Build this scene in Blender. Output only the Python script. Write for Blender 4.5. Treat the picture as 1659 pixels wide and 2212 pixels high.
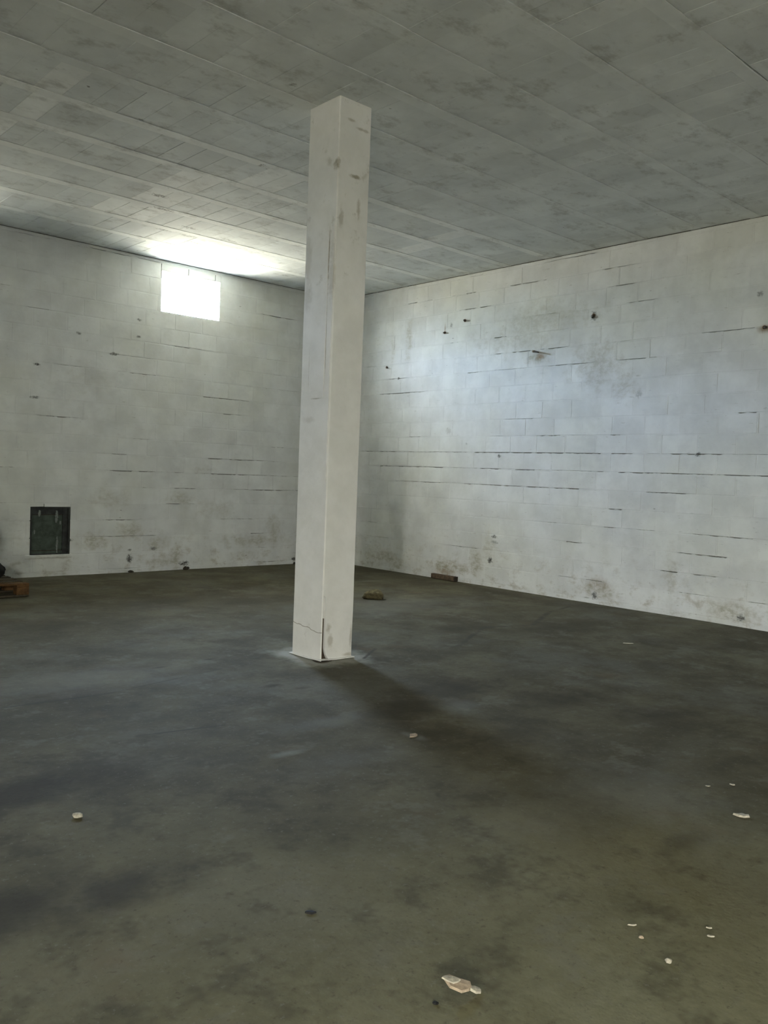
import bpy, bmesh, math, random
from mathutils import Vector, Matrix, noise

for o in list(bpy.data.objects):
    bpy.data.objects.remove(o)
SC = bpy.context.scene
COL = SC.collection
rnd = random.Random(7)

# ------------------------------------------------------------------ camera
F_PX, PAN, PITCH, ROLL = 1839.89, 0.83015973, -0.04375520, 0.03853513
CAM = Vector((-8.1407, -9.9905, 1.3459))
cp, sp = math.cos(PITCH), math.sin(PITCH)
fw = Vector((math.cos(PAN) * cp, math.sin(PAN) * cp, sp))
r0 = Vector((math.sin(PAN), -math.cos(PAN), 0.0))
u0 = r0.cross(fw)
rt = r0 * math.cos(ROLL) + u0 * math.sin(ROLL)
up = -r0 * math.sin(ROLL) + u0 * math.cos(ROLL)
cd = bpy.data.cameras.new('camera')
cam = bpy.data.objects.new('camera', cd)
COL.objects.link(cam)
m = Matrix((rt, up, -fw)).transposed().to_4x4()
m.translation = CAM
cam.matrix_world = m
cd.sensor_fit = 'VERTICAL'
cd.sensor_height = 36.0
cd.lens = 36.0 * F_PX / 2212.0
cd.clip_start = 0.05
cd.clip_end = 500
SC.camera = cam

# ------------------------------------------------------------------ world: bright hazy sky
SKY_K = 345.0
w = bpy.data.worlds.new('sky')
SC.world = w
w.use_nodes = True
nt = w.node_tree
nt.nodes.clear()
wo = nt.nodes.new('ShaderNodeOutputWorld')
bg = nt.nodes.new('ShaderNodeBackground')
tc = nt.nodes.new('ShaderNodeTexCoord')
sx = nt.nodes.new('ShaderNodeSeparateXYZ')
cr = nt.nodes.new('ShaderNodeValToRGB')
nt.links.new(tc.outputs['Generated'], sx.inputs[0])
nt.links.new(sx.outputs['Z'], cr.inputs[0])
e = cr.color_ramp.elements
e[0].position = 0.0
e[0].color = (0.30, 0.34, 0.34, 1)   # distant treeline and ground haze
e[1].position = 0.9
e[1].color = (0.66, 0.77, 0.90, 1)
x = e.new(0.10)
x.color = (0.36, 0.42, 0.46, 1)
x = e.new(0.21)
x.color = (0.60, 0.79, 1.12, 1)
x = e.new(0.36)
x.color = (0.62, 0.80, 1.10, 1)
# below the horizon: pale sunlit gravel yard
GROUND_K = 0.34
mr = nt.nodes.new('ShaderNodeMapRange')
mr.inputs[1].default_value, mr.inputs[2].default_value = -0.03, 0.03
nt.links.new(sx.outputs['Z'], mr.inputs[0])
mxw = nt.nodes.new('ShaderNodeMix')
mxw.data_type = 'RGBA'
nt.links.new(mr.outputs[0], mxw.inputs[0])
mxw.inputs[6].default_value = (1.0 * GROUND_K, 0.93 * GROUND_K, 0.76 * GROUND_K, 1)
# hazy sky: warm and creamy on the sun's side, blue away from it
SUN_TO = Vector((-0.45, -0.62, 0.85)).normalized()
dt = nt.nodes.new('ShaderNodeVectorMath')
dt.operation = 'DOT_PRODUCT'
dt.inputs[1].default_value = SUN_TO
nt.links.new(tc.outputs['Generated'], dt.inputs[0])
ms = nt.nodes.new('ShaderNodeMapRange')
ms.interpolation_type = 'SMOOTHSTEP'
ms.inputs[1].default_value, ms.inputs[2].default_value, ms.inputs[4].default_value = -0.25, 0.75, 1.0
nt.links.new(dt.outputs['Value'], ms.inputs[0])
mxs = nt.nodes.new('ShaderNodeMix')
mxs.data_type = 'RGBA'
nt.links.new(ms.outputs[0], mxs.inputs[0])
nt.links.new(cr.outputs[0], mxs.inputs[6])
mxs.inputs[7].default_value = (0.95, 0.91, 0.80, 1)
nt.links.new(mxs.outputs[2], mxw.inputs[7])
nt.links.new(mxw.outputs[2], bg.inputs[0])
bg.inputs[1].default_value = SKY_K
nt.links.new(bg.outputs[0], wo.inputs[0])

# sun, high behind the building: added for warm fill bounced off the floor behind the camera
SUN_K = 420.0
sd = bpy.data.lights.new('sun', 'SUN')
sun = bpy.data.objects.new('sun', sd)
COL.objects.link(sun)
sd.energy = SUN_K
sd.angle = math.radians(1.5)
sd.color = (1.0, 0.93, 0.80)
sun.rotation_euler = Vector((0.45, 0.62, -0.85)).to_track_quat('-Z', 'Y').to_euler()

SC.view_settings.view_transform = 'Standard'
SC.view_settings.look = 'None'
SC.view_settings.exposure = -0.06
SC.view_settings.gamma = 1.0
SC.view_settings.use_curve_mapping = False
SC.cycles.max_bounces = 6
SC.cycles.diffuse_bounces = 4
SC.cycles.glossy_bounces = 2
SC.cycles.use_adaptive_sampling = True
SC.cycles.adaptive_threshold = 0.03
SC.cycles.transparent_max_bounces = 8
SC.cycles.sample_clamp_indirect = 40.0
SC.cycles.caustics_reflective = False
SC.cycles.caustics_refractive = False

# ------------------------------------------------------------------ room sizes (m)
H = 3.945
XL, YB = -12.6, -14.4          # far ends of the room, behind the camera
TW = 0.24                      # wall thickness
ZC, DZ = 0.0494, 0.2028        # course joints
BL = 0.40                      # block pitch

# openings: (lo, hi, z0, z1)
WIN1 = (-2.965, -2.105, 3.297, 3.82)
WIN2 = (-6.32, -5.84, 3.40, 3.82)
VENT = (-4.53, -4.06, 0.25, 0.82)
DOOR = (-13.5, -12.85, 0.0, 2.1)      # in the side wall x = XL (y range)
WINB = (-12.3, -11.1, 2.55, 3.1)       # unseen, added for fill light, in the back wall y = YB (x range)

# portals tell the renderer where the daylight enters
def portal(name, loc, direction, sxm, sym):
    ld = bpy.data.lights.new(name, 'AREA')
    ld.shape = 'RECTANGLE'
    ld.size, ld.size_y = sxm, sym
    ld.cycles.is_portal = True
    o = bpy.data.objects.new(name, ld)
    COL.objects.link(o)
    o.location = loc
    o.rotation_euler = Vector(direction).to_track_quat('-Z', 'Y').to_euler()
for a, b, z0, z1 in (WIN1, WIN2):
    portal('window_daylight', ((a + b) / 2, TW + 0.03, (z0 + z1) / 2), (0, -1, 0), b - a, z1 - z0)
portal('door_daylight', (XL - TW - 0.03, (DOOR[0] + DOOR[1]) / 2, DOOR[3] / 2), (1, 0, 0), DOOR[1] - DOOR[0], DOOR[3])
portal('back_daylight', ((WINB[0] + WINB[1]) / 2, YB - TW - 0.03, (WINB[2] + WINB[3]) / 2), (0, 1, 0), WINB[1] - WINB[0], WINB[3] - WINB[2])

# ------------------------------------------------------------------ material helpers
class NT:
    def __init__(s, name):
        s.m = bpy.data.materials.new(name)
        s.m.use_nodes = True
        s.t = s.m.node_tree
        s.b = s.t.nodes['Principled BSDF']
        s.geo = s.t.nodes.new('ShaderNodeNewGeometry')
        s.pos = s.geo.outputs['Position']
    def n(s, kind, **kw):
        nd = s.t.nodes.new(kind)
        for k, v in kw.items():
            setattr(nd, k, v)
        return nd
    def put(s, sock, v):
        if hasattr(v, 'is_linked') or hasattr(v, 'links'):
            s.t.links.new(v, sock)
        else:
            sock.default_value = v
    def math(s, op, a, b=0.0, c=0.0, clamp=False):
        nd = s.n('ShaderNodeMath', operation=op, use_clamp=clamp)
        for i, v in enumerate((a, b, c)):
            s.put(nd.inputs[i], v)
        return nd.outputs[0]
    def vec(s, op, a, b=(0, 0, 0)):
        nd = s.n('ShaderNodeVectorMath', operation=op)
        s.put(nd.inputs[0], a)
        s.put(nd.inputs[1], b)
        return nd.outputs['Value'] if op in ('LENGTH', 'DISTANCE', 'DOT_PRODUCT') else nd.outputs['Vector']
    def noise(s, scale, detail=4, rough=0.55, sc=(1, 1, 1), off=(0, 0, 0), vec=None, out='Fac'):
        v = vec if vec is not None else s.pos
        mp = s.n('ShaderNodeMapping')
        s.put(mp.inputs['Vector'], v)
        mp.inputs['Scale'].default_value = sc
        mp.inputs['Location'].default_value = off
        nd = s.n('ShaderNodeTexNoise')
        s.t.links.new(mp.outputs[0], nd.inputs['Vector'])
        nd.inputs['Scale'].default_value = scale
        nd.inputs['Detail'].default_value = min(detail, 4)
        nd.inputs['Roughness'].default_value = rough
        return nd.outputs[out]
    def ramp(s, v, a, b, lo=0.0, hi=1.0, smooth=True):
        nd = s.n('ShaderNodeMapRange')
        nd.interpolation_type = 'SMOOTHSTEP' if smooth else 'LINEAR'
        s.put(nd.inputs[0], v)
        for i, q in enumerate((a, b, lo, hi)):
            nd.inputs[1 + i].default_value = q
        return nd.outputs[0]
    def mix(s, f, a, b, mode='MIX'):
        nd = s.n('ShaderNodeMix', data_type='RGBA', blend_type=mode)
        s.put(nd.inputs[0], f)
        s.put(nd.inputs[6], a if not isinstance(a, tuple) else (*a, 1))
        s.put(nd.inputs[7], b if not isinstance(b, tuple) else (*b, 1))
        return nd.outputs[2]
    def bump(s, h, strength=0.3, dist=0.01, prev=None):
        nd = s.n('ShaderNodeBump')
        nd.inputs['Strength'].default_value = strength
        nd.inputs['Distance'].default_value = dist
        s.t.links.new(h, nd.inputs['Height'])
        if prev is not None:
            s.t.links.new(prev, nd.inputs['Normal'])
        return nd.outputs[0]
    def blobs(s, items, wob, amp=0.7, soft=0.9):
        """items: (cx, cy, cz, rx, ry, rz, strength); max of soft wobbling spots"""
        tot = None
        wv = s.math('MULTIPLY_ADD', wob, amp * 2, -amp)
        for cx, cy, cz, rx, ry, rz, k in items:
            v = s.vec('SUBTRACT', s.pos, (cx, cy, cz))
            v = s.vec('MULTIPLY', v, (1 / rx, 1 / ry, 1 / rz))
            d = s.math('ADD', s.vec('LENGTH', v), wv)
            q = s.ramp(d, 1.0, 1.0 - soft, 0.0, k)
            tot = q if tot is None else s.math('MAXIMUM', tot, q)
        return tot
    def seg(s, ax, ay, bx, by, wd):
        """soft mark along a line on the floor"""
        dx, dy = bx - ax, by - ay
        L = math.hypot(dx, dy)
        v = s.vec('SUBTRACT', s.pos, (ax, ay, 0))
        t = s.vec('DOT_PRODUCT', v, (dx / L, dy / L, 0))
        t = s.math('MINIMUM', s.math('MAXIMUM', t, 0.0), L)
        u = s.vec('DOT_PRODUCT', v, (-dy / L, dx / L, 0))
        tt = s.math('SUBTRACT', s.vec('DOT_PRODUCT', v, (dx / L, dy / L, 0)), t)
        d = s.math('SQRT', s.math('ADD', s.math('MULTIPLY', u, u), s.math('MULTIPLY', tt, tt)))
        return s.ramp(d, wd, wd * 0.2, 0.0, 1.0)
    def out(s, col, rough=0.8, nrm=None, spec=0.3):
        s.put(s.b.inputs['Base Color'], (*col, 1) if isinstance(col, tuple) else col)
        s.put(s.b.inputs['Roughness'], rough)
        s.b.inputs['Specular IOR Level'].default_value = spec
        if nrm is not None:
            s.t.links.new(nrm, s.b.inputs['Normal'])
        return s.m

def simple(name, col, rough=0.8, var=0.25, scale=30, spec=0.3, metal=0.0, bump=0.2):
    s = NT(name)
    f = s.noise(scale, 5, 0.6)
    dark = tuple(c * (1 - var) for c in col)
    lite = tuple(min(1, c * (1 + var)) for c in col)
    c = s.mix(s.ramp(f, 0.3, 0.7), dark, lite)
    s.b.inputs['Metallic'].default_value = metal
    return s.out(c, rough, s.bump(f, bump, 0.004), spec)

def painted_wall(name, spots, dirts, rusts=(), tone=(0.615, 0.63, 0.63), rnd_src=None):
    s = NT(name)
    big = s.noise(0.55, 4, 0.6)
    mid = s.noise(3.0, 5, 0.6)
    fine = s.noise(16, 3, 0.65)
    sp_ = s.n('ShaderNodeSeparateXYZ')
    s.t.links.new(s.pos, sp_.inputs[0])
    z = sp_.outputs['Z']
    a = tuple(c * 0.90 for c in tone)
    b = tuple(min(1, c * 1.05) for c in tone)
    col = s.mix(s.ramp(mid, 0.3, 0.7), a, b)
    warm = s.mix(s.ramp(big, 0.4, 0.7), (1, 1, 1), (0.97, 0.965, 0.90))
    col = s.mix(1.0, col, warm, 'MULTIPLY')
    # coarse blotches of thin paint
    thin = s.ramp(s.noise(1.6, 6, 0.75, (1, 1, 1.5), (3, 1, 7)), 0.50, 0.74, 0.0, 0.5)
    col = s.mix(thin, col, tuple(c * 0.78 for c in tone))
    # each block took the paint a little differently
    if rnd_src:
        v = rnd_src(s)
        k = s.ramp(v, 0.0, 1.0, 0.955, 1.03, False)
        kc = s.n('ShaderNodeCombineXYZ')
        for i in range(3):
            s.t.links.new(k, kc.inputs[i])
        col = s.mix(1.0, col, kc.outputs[0], 'MULTIPLY')
    wob = s.noise(7.0, 5, 0.65)
    # dirt climbing from the floor
    low = s.ramp(z, 0.75, 0.0, 0.0, 1.0)
    d1 = s.ramp(s.noise(5.0, 6, 0.7, (1, 1, 1.6), (5, 5, 5)), 0.50, 0.72)
    col = s.mix(s.math('MULTIPLY', s.math('MULTIPLY', d1, low), 0.62), col, (0.27, 0.235, 0.165))
    # little horizontal scuffs in the lower metre
    low2 = s.ramp(z, 1.7, 0.2, 0.25, 1.0)
    d2 = s.ramp(s.noise(9.0, 6, 0.75, (1, 1, 3.5), (9, 2, 4)), 0.615, 0.72)
    col = s.mix(s.math('MULTIPLY', s.math('MULTIPLY', d2, low2), 0.5), col, (0.20, 0.19, 0.15))
    if dirts:
        mot = s.ramp(s.noise(13, 6, 0.72, (1, 1, 1.7), (2, 2, 2)), 0.40, 0.60, 0.35, 1.15)
        dm = s.math('MULTIPLY', s.blobs(dirts, wob, 1.1, 0.95), mot, clamp=True)
        col = s.mix(dm, col, (0.27, 0.245, 0.17))
    if rusts:
        col = s.mix(s.blobs(rusts, wob, 0.6, 0.9), col, (0.20, 0.12, 0.04))
    # flecks and short level scratches all over
    sc1 = s.ramp(s.noise(6.5, 5, 0.72, (1, 1, 5.5), (4, 4, 4)), 0.635, 0.70, 0, 0.42)
    col = s.mix(sc1, col, (0.24, 0.235, 0.20))
    sc2 = s.ramp(s.noise(21, 3, 0.7, (1, 1, 3.0), (1, 7, 2)), 0.68, 0.74, 0, 0.45)
    col = s.mix(sc2, col, (0.20, 0.19, 0.165))
    # pinholes and small dark knocks
    vo = s.n('ShaderNodeTexVoronoi')
    mp = s.n('ShaderNodeMapping')
    s.t.links.new(s.pos, mp.inputs[0])
    mp.inputs['Scale'].default_value = (1, 1, 2.0)
    s.t.links.new(mp.outputs[0], vo.inputs['Vector'])
    vo.inputs['Scale'].default_value = 3.1
    spotm = s.ramp(vo.outputs['Distance'], 0.055, 0.02)
    gate = s.ramp(s.noise(1.3, 2, 0.5, off=(8, 8, 1)), 0.50, 0.60)
    col = s.mix(s.math('MULTIPLY', s.math('MULTIPLY', spotm, gate), 0.65), col, (0.14, 0.13, 0.11))
    if spots:
        rag = s.noise(34, 4, 0.7)
        sm = s.math('MULTIPLY', s.blobs(spots, rag, 1.2, 0.7), s.ramp(s.noise(60, 3, .6), 0.34, 0.48, 0.3, 1.0))
        col = s.mix(sm, col, (0.05, 0.047, 0.04))
    n2 = s.bump(fine, 0.4, 0.004)
    return s.out(col, 0.72, n2, 0.35)

obj_rand = lambda s: s.n('ShaderNodeObjectInfo').outputs['Random']
isl_rand = lambda s: s.geo.outputs['Random Per Island']

R_SPOTS = [(0, -1.28, 2.69, .2, .03, .022, 1), (0, -3.15, 1.63, .2, .035, .028, .9), (0, -5.75, 1.67, .2, .04, .028, .9),
           (0, -3.08, .33, .2, .045, .05, .95), (0, -3.13, .63, .2, .05, .03, .8), (0, -3.14, .56, .2, .07, .03, .45),
           (0, -5.04, 2.31, .2, .05, .05, .35), (0, -6.29, 3.21, .2, .04, .035, .6), (0, -4.43, 3.2, .2, .045, .07, .75),
           (0, -2.25, 3.32, .2, .035, .04, .6), (0, -6.28, .09, .2, .05, .04, .9), (0, -2.28, 1.95, .2, .06, .06, .25),
           (0, -4.62, .09, .2, .05, .05, .85), (0, -2.6, 1.78, .2, .025, .02, .4)]
R_DIRT = [(0, -4.51, 2.66, .3, .5, .38, .42), (0, -4.87, 2.44, .3, .22, .25, .40), (0, -3.3, 3.05, .3, 1.0, .28, .30),
          (0, -3.78, 3.25, .3, 1.1, .3, .28), (0, -1.45, 3.2, .3, .10, .42, .45), (0, -1.15, 3.1, .3, .06, .3, .30),
          (0, -4.65, .17, .3, .32, .16, .62), (0, -5.53, .40, .3, .12, .35, .4), (0, -6.2, .12, .3, .45, .16, .5),
          (0, -2.35, .16, .3, .45, .15, .75), (0, -1.03, .19, .3, .4, .18, .55), (0, -2.85, .25, .3, .16, .3, .6),
          (0, -3.05, .5, .3, .18, .3, .35), (0, -1.4, .1, .3, .25, .12, .5), (0, -3.7, 2.8, .2, .22, .10, .65)]
R_RUST = [(0, -3.72, 2.81, .2, .10, .06, .7), (0, -6.36, 2.87, .2, .11, .06, .75), (0, -2.14, 3.28, .2, .02, .10, .55),
          (0, -2.3, .10, .2, .28, .07, .5), (0, -4.7, .22, .2, .2, .1, .25)]
L_SPOTS = [(-4.49, 0, 2.46, .05, .2, .018, .95), (-4.51, 0, 2.08, .07, .2, .02, .7), (-3.57, 0, 2.69, .07, .2, .025, .8),
           (-3.25, 0, 2.94, .04, .2, .02, .85), (-3.25, 0, 3.15, .04, .2, .02, .7), (-4.01, 0, 2.88, .04, .2, .02, .7),
           (-3.30, 0, .17, .05, .2, .07, .95), (-2.53, 0, .08, .09, .2, .04, .95), (-.75, 0, .07, .06, .2, .035, .95),
           (-2.98, 0, .29, .06, .2, .03, .7), (-4.06, 0, .42, .05, .2, .02, .8), (-3.3, 0, .28, .03, .2, .02, .8)]
L_DIRT = [(-3.56, 0, .91, .35, .2, .18, .30), (-3.78, 0, .42, .25, .2, .14, .55), (-3.3, 0, .52, .3, .2, .12, .5),
          (-2.92, 0, .34, .22, .2, .14, .45), (-2.65, 0, .18, .12, .2, .3, .6), (-2.61, 0, .93, .3, .2, .14, .45),
          (-1.36, 0, .36, .7, .2, .10, .5), (-1.13, 0, .5, .18, .2, .3, .4), (-3.89, 0, 2.35, .4, .2, .3, .12),
          (-2.1, 0, .8, .5, .2, .2, .22), (-2.85, 0, .12, .35, .2, .08, .45), (-1.6, 0, .14, .3, .2, .1, .35),
          (-4.3, 0, .22, .35, .2, .03, .6), (-2.3, 0, 1.3, .25, .2, .08, .3), (-4.75, 0, .55, .3, .2, .3, .15)]
M_RW = painted_wall('right_wall_paint', R_SPOTS, R_DIRT, R_RUST, rnd_src=obj_rand)
M_LW = painted_wall('left_wall_paint', L_SPOTS, L_DIRT, rnd_src=obj_rand)
M_PW = painted_wall('old_white_paint', None, None, rnd_src=isl_rand)
M_PWR = painted_wall('right_mortar_paint', R_SPOTS, R_DIRT, R_RUST, (0.62, 0.635, 0.635))
M_PWL = painted_wall('left_mortar_paint', L_SPOTS, L_DIRT, (), (0.62, 0.635, 0.635))
M_RAW = simple('raw_concrete', (0.16, 0.155, 0.14), 0.9, 0.3, 18)

def ceiling_mat(name, tone, src, amt=(0.93, 1.05)):
    s = NT(name)
    mid = s.noise(2.4, 5, 0.62)
    fine = s.noise(22, 2, 0.65)
    col = s.mix(s.ramp(mid, 0.3, 0.72), tuple(c * 0.9 for c in tone), tuple(c * 1.06 for c in tone))
    if src:
        k = s.ramp(src(s), 0.0, 1.0, amt[0], amt[1], False)
        kc = s.n('ShaderNodeCombineXYZ')
        for i in range(3):
            s.t.links.new(k, kc.inputs[i])
        col = s.mix(1.0, col, kc.outputs[0], 'MULTIPLY')
    grime = s.ramp(s.noise(3.5, 7, 0.78, (1, 1.4, 1), (2, 5, 0)), 0.50, 0.72, 0, 0.42)
    col = s.mix(grime, col, (0.24, 0.235, 0.2))
    knocks = s.ramp(s.noise(10, 3, 0.6, (1, 1.5, 1), (7, 3, 0)), 0.735, 0.79, 0, 0.75)
    col = s.mix(knocks, col, (0.13, 0.12, 0.1))
    wob = s.noise(8, 4, .6)
    fl = [(-4.2, -2.3, H, .10, .05, .3, .8), (-3.95, -1.95, H, .16, .05, .3, .75), (-3.3, -1.25, H, .12, .06, .3, .6),
          (-3.1, -1.05, H, .14, .05, .3, .6), (-3.45, -1.55, H, .12, .05, .3, .7), (-4.0, -3.75, H, .04, .04, .3, .7),
          (-2.9, -1.45, H, .18, .05, .3, .6), (-3.6, -1.25, H, .1, .04, .3, .6), (-5.17, -3.85, H, .03, .03, .3, .6),
          (-4.72, -5.18, H, .03, .03, .3, .6), (-1.45, -.55, H, .08, .05, .3, .4)]
    rg = s.noise(30, 4, .7)
    col = s.mix(s.math('MULTIPLY', s.blobs(fl, rg, 1.5, .75), s.ramp(s.noise(40, 3, .6), .38, .52, .1, 1)), col, (0.12, 0.11, 0.095))
    return s.out(col, 0.85, s.bump(fine, 0.35, 0.004), 0.2)

M_POT = ceiling_mat('filler_block_paint', (0.71, 0.74, 0.73), obj_rand)
M_POTS = ceiling_mat('filler_block_paint_joined', (0.71, 0.74, 0.73), isl_rand)
M_POTW = ceiling_mat('fresh_filler_block_paint', (0.86, 0.88, 0.86), obj_rand, (0.95, 1.05))
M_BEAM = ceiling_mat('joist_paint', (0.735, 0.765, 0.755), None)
M_BEAMW = ceiling_mat('window_lit_joist_paint', (0.84, 0.86, 0.84), None)  # brighter tone paints in the window light grazing the nearest joists

# floor ------------------------------------------------------------
def floor_mat():
    s = NT('old_concrete_floor')
    big = s.noise(0.45, 5, 0.62, off=(1.3, 4.2, 0))
    mid = s.noise(1.7, 6, 0.66, off=(3, 1, 0))
    fine = s.noise(14, 6, 0.7)
    col = s.mix(s.ramp(mid, 0.32, 0.70), (0.054, 0.046, 0.025), (0.122, 0.109, 0.066))
    col = s.mix(s.ramp(big, 0.42, 0.66, 0, 0.6), col, (0.066, 0.057, 0.030))
    grey = s.ramp(s.noise(0.9, 5, 0.6, off=(9, 2, 0)), 0.48, 0.68, 0, 0.6)
    col = s.mix(grey, col, (0.118, 0.112, 0.088))
    col = s.mix(s.ramp(fine, 0.48, 0.72, 0, 0.35), col, (0.070, 0.063, 0.044))
    col = s.mix(s.ramp(fine, 0.42, 0.26, 0, 0.28), col, (0.19, 0.18, 0.15))
    # door light painted in: floor colour paler and yellower towards the camera
    v = s.vec('MULTIPLY', s.vec('SUBTRACT', s.pos, (-7.2, -10.6, 0)), (0.24, 0.24, 0))
    door_lit = s.ramp(s.math('ADD', s.vec('LENGTH', v), s.math('MULTIPLY_ADD', big, 0.5, -0.25)), 1.0, 0.25, 0, 0.75)
    col = s.mix(door_lit, col, s.mix(s.ramp(fine, .3, .7), (0.215, 0.200, 0.108), (0.285, 0.268, 0.155)))
    st = s.noise(2.6, 5, 0.78, (1, 1, 1), (6, 3, 0))
    col = s.mix(s.ramp(st, 0.50, 0.66, 0, 0.55), col, (0.045, 0.038, 0.020))
    col = s.mix(s.ramp(st, 0.46, 0.34, 0, 0.40), col, (0.165, 0.155, 0.115))
    gr = s.noise(38, 5, 0.75)
    col = s.mix(s.ramp(gr, 0.56, 0.70, 0, 0.5), col, (0.05, 0.043, 0.026))
    col = s.mix(s.ramp(gr, 0.42, 0.30, 0, 0.4), col, (0.22, 0.205, 0.16))
    # rusty tinges
    col = s.mix(s.ramp(s.noise(1.1, 4, 0.6, off=(5, 8, 0)), 0.6, 0.75, 0, 0.35), col, (0.14, 0.09, 0.045))
    wob = s.noise(3.2, 6, 0.68)
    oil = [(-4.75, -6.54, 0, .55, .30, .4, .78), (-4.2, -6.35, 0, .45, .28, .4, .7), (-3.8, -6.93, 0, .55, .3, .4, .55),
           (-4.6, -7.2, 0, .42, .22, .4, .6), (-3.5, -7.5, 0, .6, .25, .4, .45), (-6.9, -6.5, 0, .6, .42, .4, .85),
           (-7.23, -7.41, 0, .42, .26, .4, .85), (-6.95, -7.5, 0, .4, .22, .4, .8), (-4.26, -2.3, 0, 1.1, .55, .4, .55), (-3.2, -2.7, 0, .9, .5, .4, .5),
           (-5.15, -8.45, 0, .22, .10, .4, .5), (-4.86, -6.95, 0, .3, .15, .4, .5), (-1.6, -5.3, 0, 1.3, .35, .4, .45),
           (-.35, -4.2, 0, .35, 1.6, .4, .35), (-5.0, -4.8, 0, .07, .035, .4, .95), (-5.41, -4.84, 0, .10, .03, .4, .9),
           (-5.06, -5.66, 0, .10, .06, .4, .85), (-4.95, -5.8, 0, .12, .05, .4, .6), (-4.72, -4.95, 0, .1, .05, .4, .6),
           (-3.86, -.66, 0, .35, .06, .4, .8), (-.5, -.9, 0, .7, .5, .4, .6), (-6.0, -5.9, 0, .5, .16, .4, .35),
           (-2.6, -4.9, 0, 1.0, .22, .4, .4), (-5.7, -3.0, 0, .9, .5, .4, .35), (-5.33, -6.1, 0, .4, .12, .4, .4)]
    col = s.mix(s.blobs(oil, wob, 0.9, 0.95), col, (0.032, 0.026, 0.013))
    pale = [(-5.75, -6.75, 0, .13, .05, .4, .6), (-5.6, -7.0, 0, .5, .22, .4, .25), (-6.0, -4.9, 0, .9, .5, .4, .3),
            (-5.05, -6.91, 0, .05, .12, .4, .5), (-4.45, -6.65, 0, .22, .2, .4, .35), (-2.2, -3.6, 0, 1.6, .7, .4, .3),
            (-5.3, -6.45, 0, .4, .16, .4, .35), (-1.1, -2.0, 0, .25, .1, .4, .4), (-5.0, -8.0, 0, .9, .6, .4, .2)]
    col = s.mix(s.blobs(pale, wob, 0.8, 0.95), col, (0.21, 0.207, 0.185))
    # whitewash spilled in a rough square round the foot of the pillar
    v = s.vec('ABSOLUTE', s.vec('SUBTRACT', s.pos, (-4.26, -5.12, 0)))
    v = s.vec('MULTIPLY', s.vec('SUBTRACT', v, (0.145, 0.172, 9)), (1, 1, 0))
    v = s.vec('MAXIMUM', v, (0, 0, 0))
    d = s.math('ADD', s.vec('LENGTH', v), s.math('MULTIPLY_ADD', s.noise(6, 5, .65), 0.34, -0.16))
    ring = s.ramp(d, 0.24, 0.03, 0, 0.9)
    col = s.mix(ring, col, (0.34, 0.335, 0.29))
    # scrape marks and a settlement crack
    marks = None
    for a in ((-3.1, -5.42, -2.27, -4.97, .035), (-2.27, -4.97, -1.76, -5.13, .03), (-1.76, -5.13, -.98, -4.73, .045),
              (-.98, -4.73, -.45, -4.61, .03), (-6.85, -5.22, -5.95, -5.28, .016), (-5.95, -5.28, -4.9, -5.05, .009),
              (-4.05, -5.36, -3.75, -5.15, .02), (-6.2, -6.1, -5.75, -6.2, .012)):
        q = s.seg(*a)
        marks = q if marks is None else s.math('MAXIMUM', marks, q)
    gap = s.ramp(s.noise(5, 3, .5, off=(4, 4, 0)), 0.35, 0.55, 0.25, 0.85)
    col = s.mix(s.math('MULTIPLY', marks, gap), col, (0.045, 0.04, 0.028))
    # crumbs of paint
    vo = s.n('ShaderNodeTexVoronoi')
    s.t.links.new(s.pos, vo.inputs['Vector'])
    vo.inputs['Scale'].default_value = 5.0
    cr_ = s.math('MULTIPLY', s.ramp(vo.outputs['Distance'], 0.045, 0.02), s.ramp(s.noise(2.2, 2, .5, off=(1, 9, 0)), 0.55, 0.6))
    col = s.mix(s.math('MULTIPLY', cr_, 0.5), col, (0.33, 0.32, 0.28))
    rough = 0.8
    nb = s.bump(s.noise(40, 2, 0.6), 0.35, 0.004)
    return s.out(col, rough, nb, 0.22)
M_FLOOR = floor_mat()

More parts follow.
